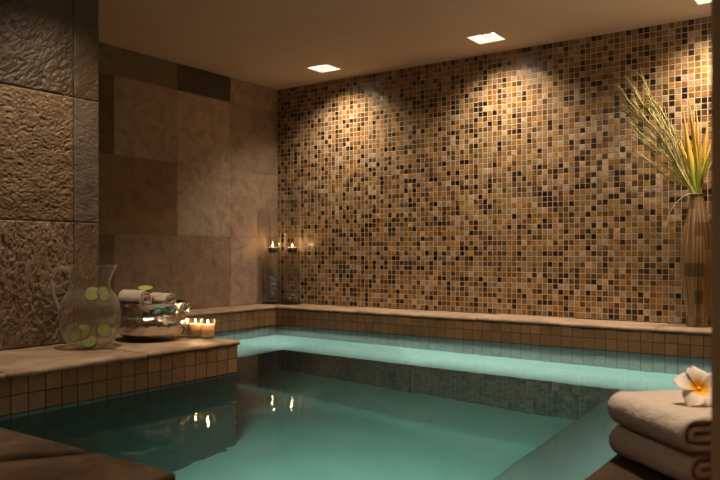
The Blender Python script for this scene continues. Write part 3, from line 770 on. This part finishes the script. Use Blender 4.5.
fa=N(nt,'ShaderNodeMath',operation='MULTIPLY_ADD'); fa.inputs[1].default_value=9/(2*PI); fa.inputs[2].default_value=50.3; L(at2.outputs[0],fa.inputs[0])
fz=N(nt,'ShaderNodeMath',operation='MULTIPLY_ADD'); fz.inputs[1].default_value=1/.058; fz.inputs[2].default_value=20.35; L(sx.outputs['Z'],fz.inputs[0])
f1=N(nt,'ShaderNodeMath',operation='FLOOR'); L(fa.outputs[0],f1.inputs[0]); f2=N(nt,'ShaderNodeMath',operation='FLOOR'); L(fz.outputs[0],f2.inputs[0])
c2=N(nt,'ShaderNodeCombineXYZ'); L(f1.outputs[0],c2.inputs[0]); L(f2.outputs[0],c2.inputs[1])
wn=N(nt,'ShaderNodeTexWhiteNoise',noise_dimensions='2D'); L(c2.outputs[0],wn.inputs['Vector'])
gt=N(nt,'ShaderNodeMath',operation='GREATER_THAN'); gt.inputs[1].default_value=.72; L(wn.outputs['Value'],gt.inputs[0])
mk=N(nt,'ShaderNodeMath',operation='MULTIPLY'); mk.inputs[1].default_value=.6; L(gt.outputs[0],mk.inputs[0])
mx=N(nt,'ShaderNodeMix',data_type='RGBA'); mx.inputs['B'].default_value=(.05,.026,.012,1); L(mk.outputs[0],mx.inputs['Factor']); L(rr_.outputs[0],mx.inputs['A']); L(mx.outputs['Result'],b.inputs['Base Color'])
M['inlay']=m_
vt=thing('tall_vase','tall slender brown inlaid vase holding grasses on the back ledge','vase',(VX,VY,LEDGE_Z+.003))
vo_=[(0,0),(.040,0),(.042,.004),(.045,.05),(.054,.13),(.062,.21),(.066,.28),(.063,.35),(.054,.42),(.042,.48),(.032,.525),(.028,.550),(.030,.566)]
vi_=[(.028,.567),(.0255,.55),(.029,.525),(.038,.48),(.05,.42),(.058,.35),(.061,.28),(.056,.2),(.04,.05),(0,.01)]
def rib(p,a,r,z):
    k_=1+.012*math.cos(a*18); return (p[0]*k_,p[1]*k_,p[2])
MB().lathe(smooth_prof(vo_,5)+smooth_prof(vi_),108,fn=rib).build('vase_body',M['inlay'],vt,True)
# grasses; helper gives the spot on an upright sheet y = Y seen at photo pixel px, py
def at(px,py,Y):
    u_=(px-360)/731; dx,dy=-.5793+.8151*u_,.8151+.5793*u_; Z=Y/dy
    return Vector((dx*Z,Y,(252-py)/731*Z))
mouth=Vector((VX,VY,LEDGE_Z+.562))
m_,nt,b=newmat('green_grass'); L=nt.links.new; b.inputs['Roughness'].default_value=.5
tc=N(nt,'ShaderNodeTexCoord'); n1=N(nt,'ShaderNodeTexNoise',i_Scale=14,i_Detail=2); L(tc.outputs['Object'],n1.inputs['Vector'])
rr_=ramp(nt,n1.outputs['Fac'],[(0.3,(.34,.38,.10)),(.5,(.60,.58,.20)),(.7,(.85,.78,.45))]); L(rr_.outputs[0],b.inputs['Base Color']); M['green_grass']=m_
m_,nt,b=newmat('yellow_reed'); L=nt.links.new; b.inputs['Roughness'].default_value=.45
tc=N(nt,'ShaderNodeTexCoord'); sx=N(nt,'ShaderNodeSeparateXYZ'); L(tc.outputs['Object'],sx.inputs[0])
mr=N(nt,'ShaderNodeMapRange'); mr.inputs['From Max'].default_value=.32; L(sx.outputs['Z'],mr.inputs['Value'])
rr_=ramp(nt,mr.outputs[0],[(0,(.25,.38,.05)),(.35,(.55,.60,.10)),(.6,(.95,.68,.10)),(1,(.95,.58,.10))]); L(rr_.outputs[0],b.inputs['Base Color']); M['reed']=m_
M['pale_blade']=plain('pale_blade',(.75,.66,.45),.5)
rnd=random.Random(12)
tips=[(617,84),(621,96),(627,78),(634,88),(641,74),(625,110),(645,88),(630,122),(638,138),(652,104),(641,156),(633,100)]
for i,(tx,ty) in enumerate(tips):
    Yt=3.32+.0095*i+rnd.uniform(-.002,.002); T=at(tx,ty,Yt)-mouth
    A=Vector((-.012+.004*(i%3),-.017+.0024*i,-.05))
    mid=T*.5+Vector((0.012,0,.012))*(1 if ty<130 else -.2)+Vector((rnd.uniform(-.01,.01),0,rnd.uniform(-.008,.008)))
    ctr=[A,Vector((A.x*.6,A.y*.6,0.0)),T*.18+Vector((0,0,.006)),mid,T*.8,T]
    pts=cat(ctr,5); m=MB(); n=len(pts)
    m.tube(pts,[.0016*(1-.75*k_/n)+.0003 for k_ in range(n)],5)
    for a_ in range(40):
        k_=int(n*(.30+.62*a_/40)); p=pts[min(k_,n-2)]; d=(pts[min(k_+1,n-1)]-pts[k_-1]).normalized()
        ang=rnd.uniform(.05,.24)*(1 if a_%2 else -1); side=Vector((d.z,0,-d.x))*ang+Vector((0,rnd.uniform(-.02,.02),0))
        ln_=rnd.uniform(.05,.11)*(1.1-.4*a_/40); e=p+(d+side).normalized()*ln_
        m.tube([p,p+(d*1.0+side*.6).normalized()*ln_*.5,e],[.0019,.0014,.0003],3,False)
    o=m.build('grass_stem',M['green_grass'],None,True,mouth)
    tag(o,'feathery green grass stem leaning left out of the tall vase','grass stem','feathery green grass stems in the tall vase')
yt=[(683,106,.009),(688,94,.009),(692,118,.008),(700,122,.008),(706,132,.008),(711,148,.008),(679,138,.007),(696,104,.008),(708,112,.007),(715,128,.008),(714,158,.007),(690,140,.008),(702,150,.008),(686,126,.008),(676,150,.005),(672,128,.004)]
for i,(tx,ty,wd) in enumerate(yt):
    Yt=3.355+.0058*i; T=at(tx,ty,Yt)-mouth
    A=Vector((-.006+.005*(i%4),-.004+.0016*i,-.05))
    bend=Vector((rnd.uniform(-.012,.012),0,0))
    pts=cat([A,Vector((A.x*.7,A.y*.7,0)),T*.3+bend,T*.7+bend*.6,T],5); n=len(pts); V=[];F=[]
    rot=rnd.uniform(-.7,.7)
    for k_,p in enumerate(pts):
        t=k_/(n-1); ww_=wd*1.15*(.45+1.0*t if t<.55 else max(.02,(1-t)/.45))
        d=(pts[min(k_+1,n-1)]-pts[max(k_-1,0)]).normalized(); sd=d.cross(Vector((math.sin(rot),-math.cos(rot),0))).normalized(); nn=sd.cross(d)
        V+= [p-sd*ww_, p+nn*ww_*.35, p+sd*ww_]
    for k_ in range(n-1):
        a=k_*3; F+=[(a,a+1,a+4,a+3),(a+1,a+2,a+5,a+4)]
    o=mesh_obj('reed_leaf',V,F,M['reed'],None,True,loc=mouth); o.modifiers.new('sol','SOLIDIFY').thickness=.0008
    tag(o,'upright yellow and green reed leaf standing in the tall vase','leaf','yellow reed leaves in the tall vase')
pts=cat([Vector((0,0,-.04)),Vector((-.004,-.004,.0)),at(688,194,3.37)-mouth,at(676,203,3.35)-mouth,at(668,217,3.35)-mouth,at(664,234,3.35)-mouth],6)
o=MB().tube(pts,[.0014]*(len(pts)-6)+[.0012,.001,.0008,.0006,.0004,.0003],5).build('drooping_blade',M['pale_blade'],None,True,mouth)
tag(o,'thin pale grass blade drooping left over the rim of the tall vase','grass blade')

# ------------------------------------------------------------------ jets in the pool wall
for x,lab in ((-2.257,'left-hand'),(-1.63,'middle'),(-1.007,'right-hand')):
    t=thing('pool_jet','round pool jet under water in the back rim, '+{'left-hand':'closest to the corner vases','middle':'between the other two','right-hand':'closest to the tall vase'}[lab],'pool jet',(x,3.2685,WATER_Z-.19),0,'pool jets in the back rim')
    t.rotation_euler=(R(90),0,0)
    MB().lathe([(.018,0),(.034,0),(.034,.004),(.030,.007),(.018,.005)],32,closed=True).build('ring',M['jet_grey'],t,True)
    MB().lathe([(0,0),(.017,0),(.017,.003),(.008,.004),(.007,.001),(0,.001)],24).build('nozzle',M['chrome'],t,True)
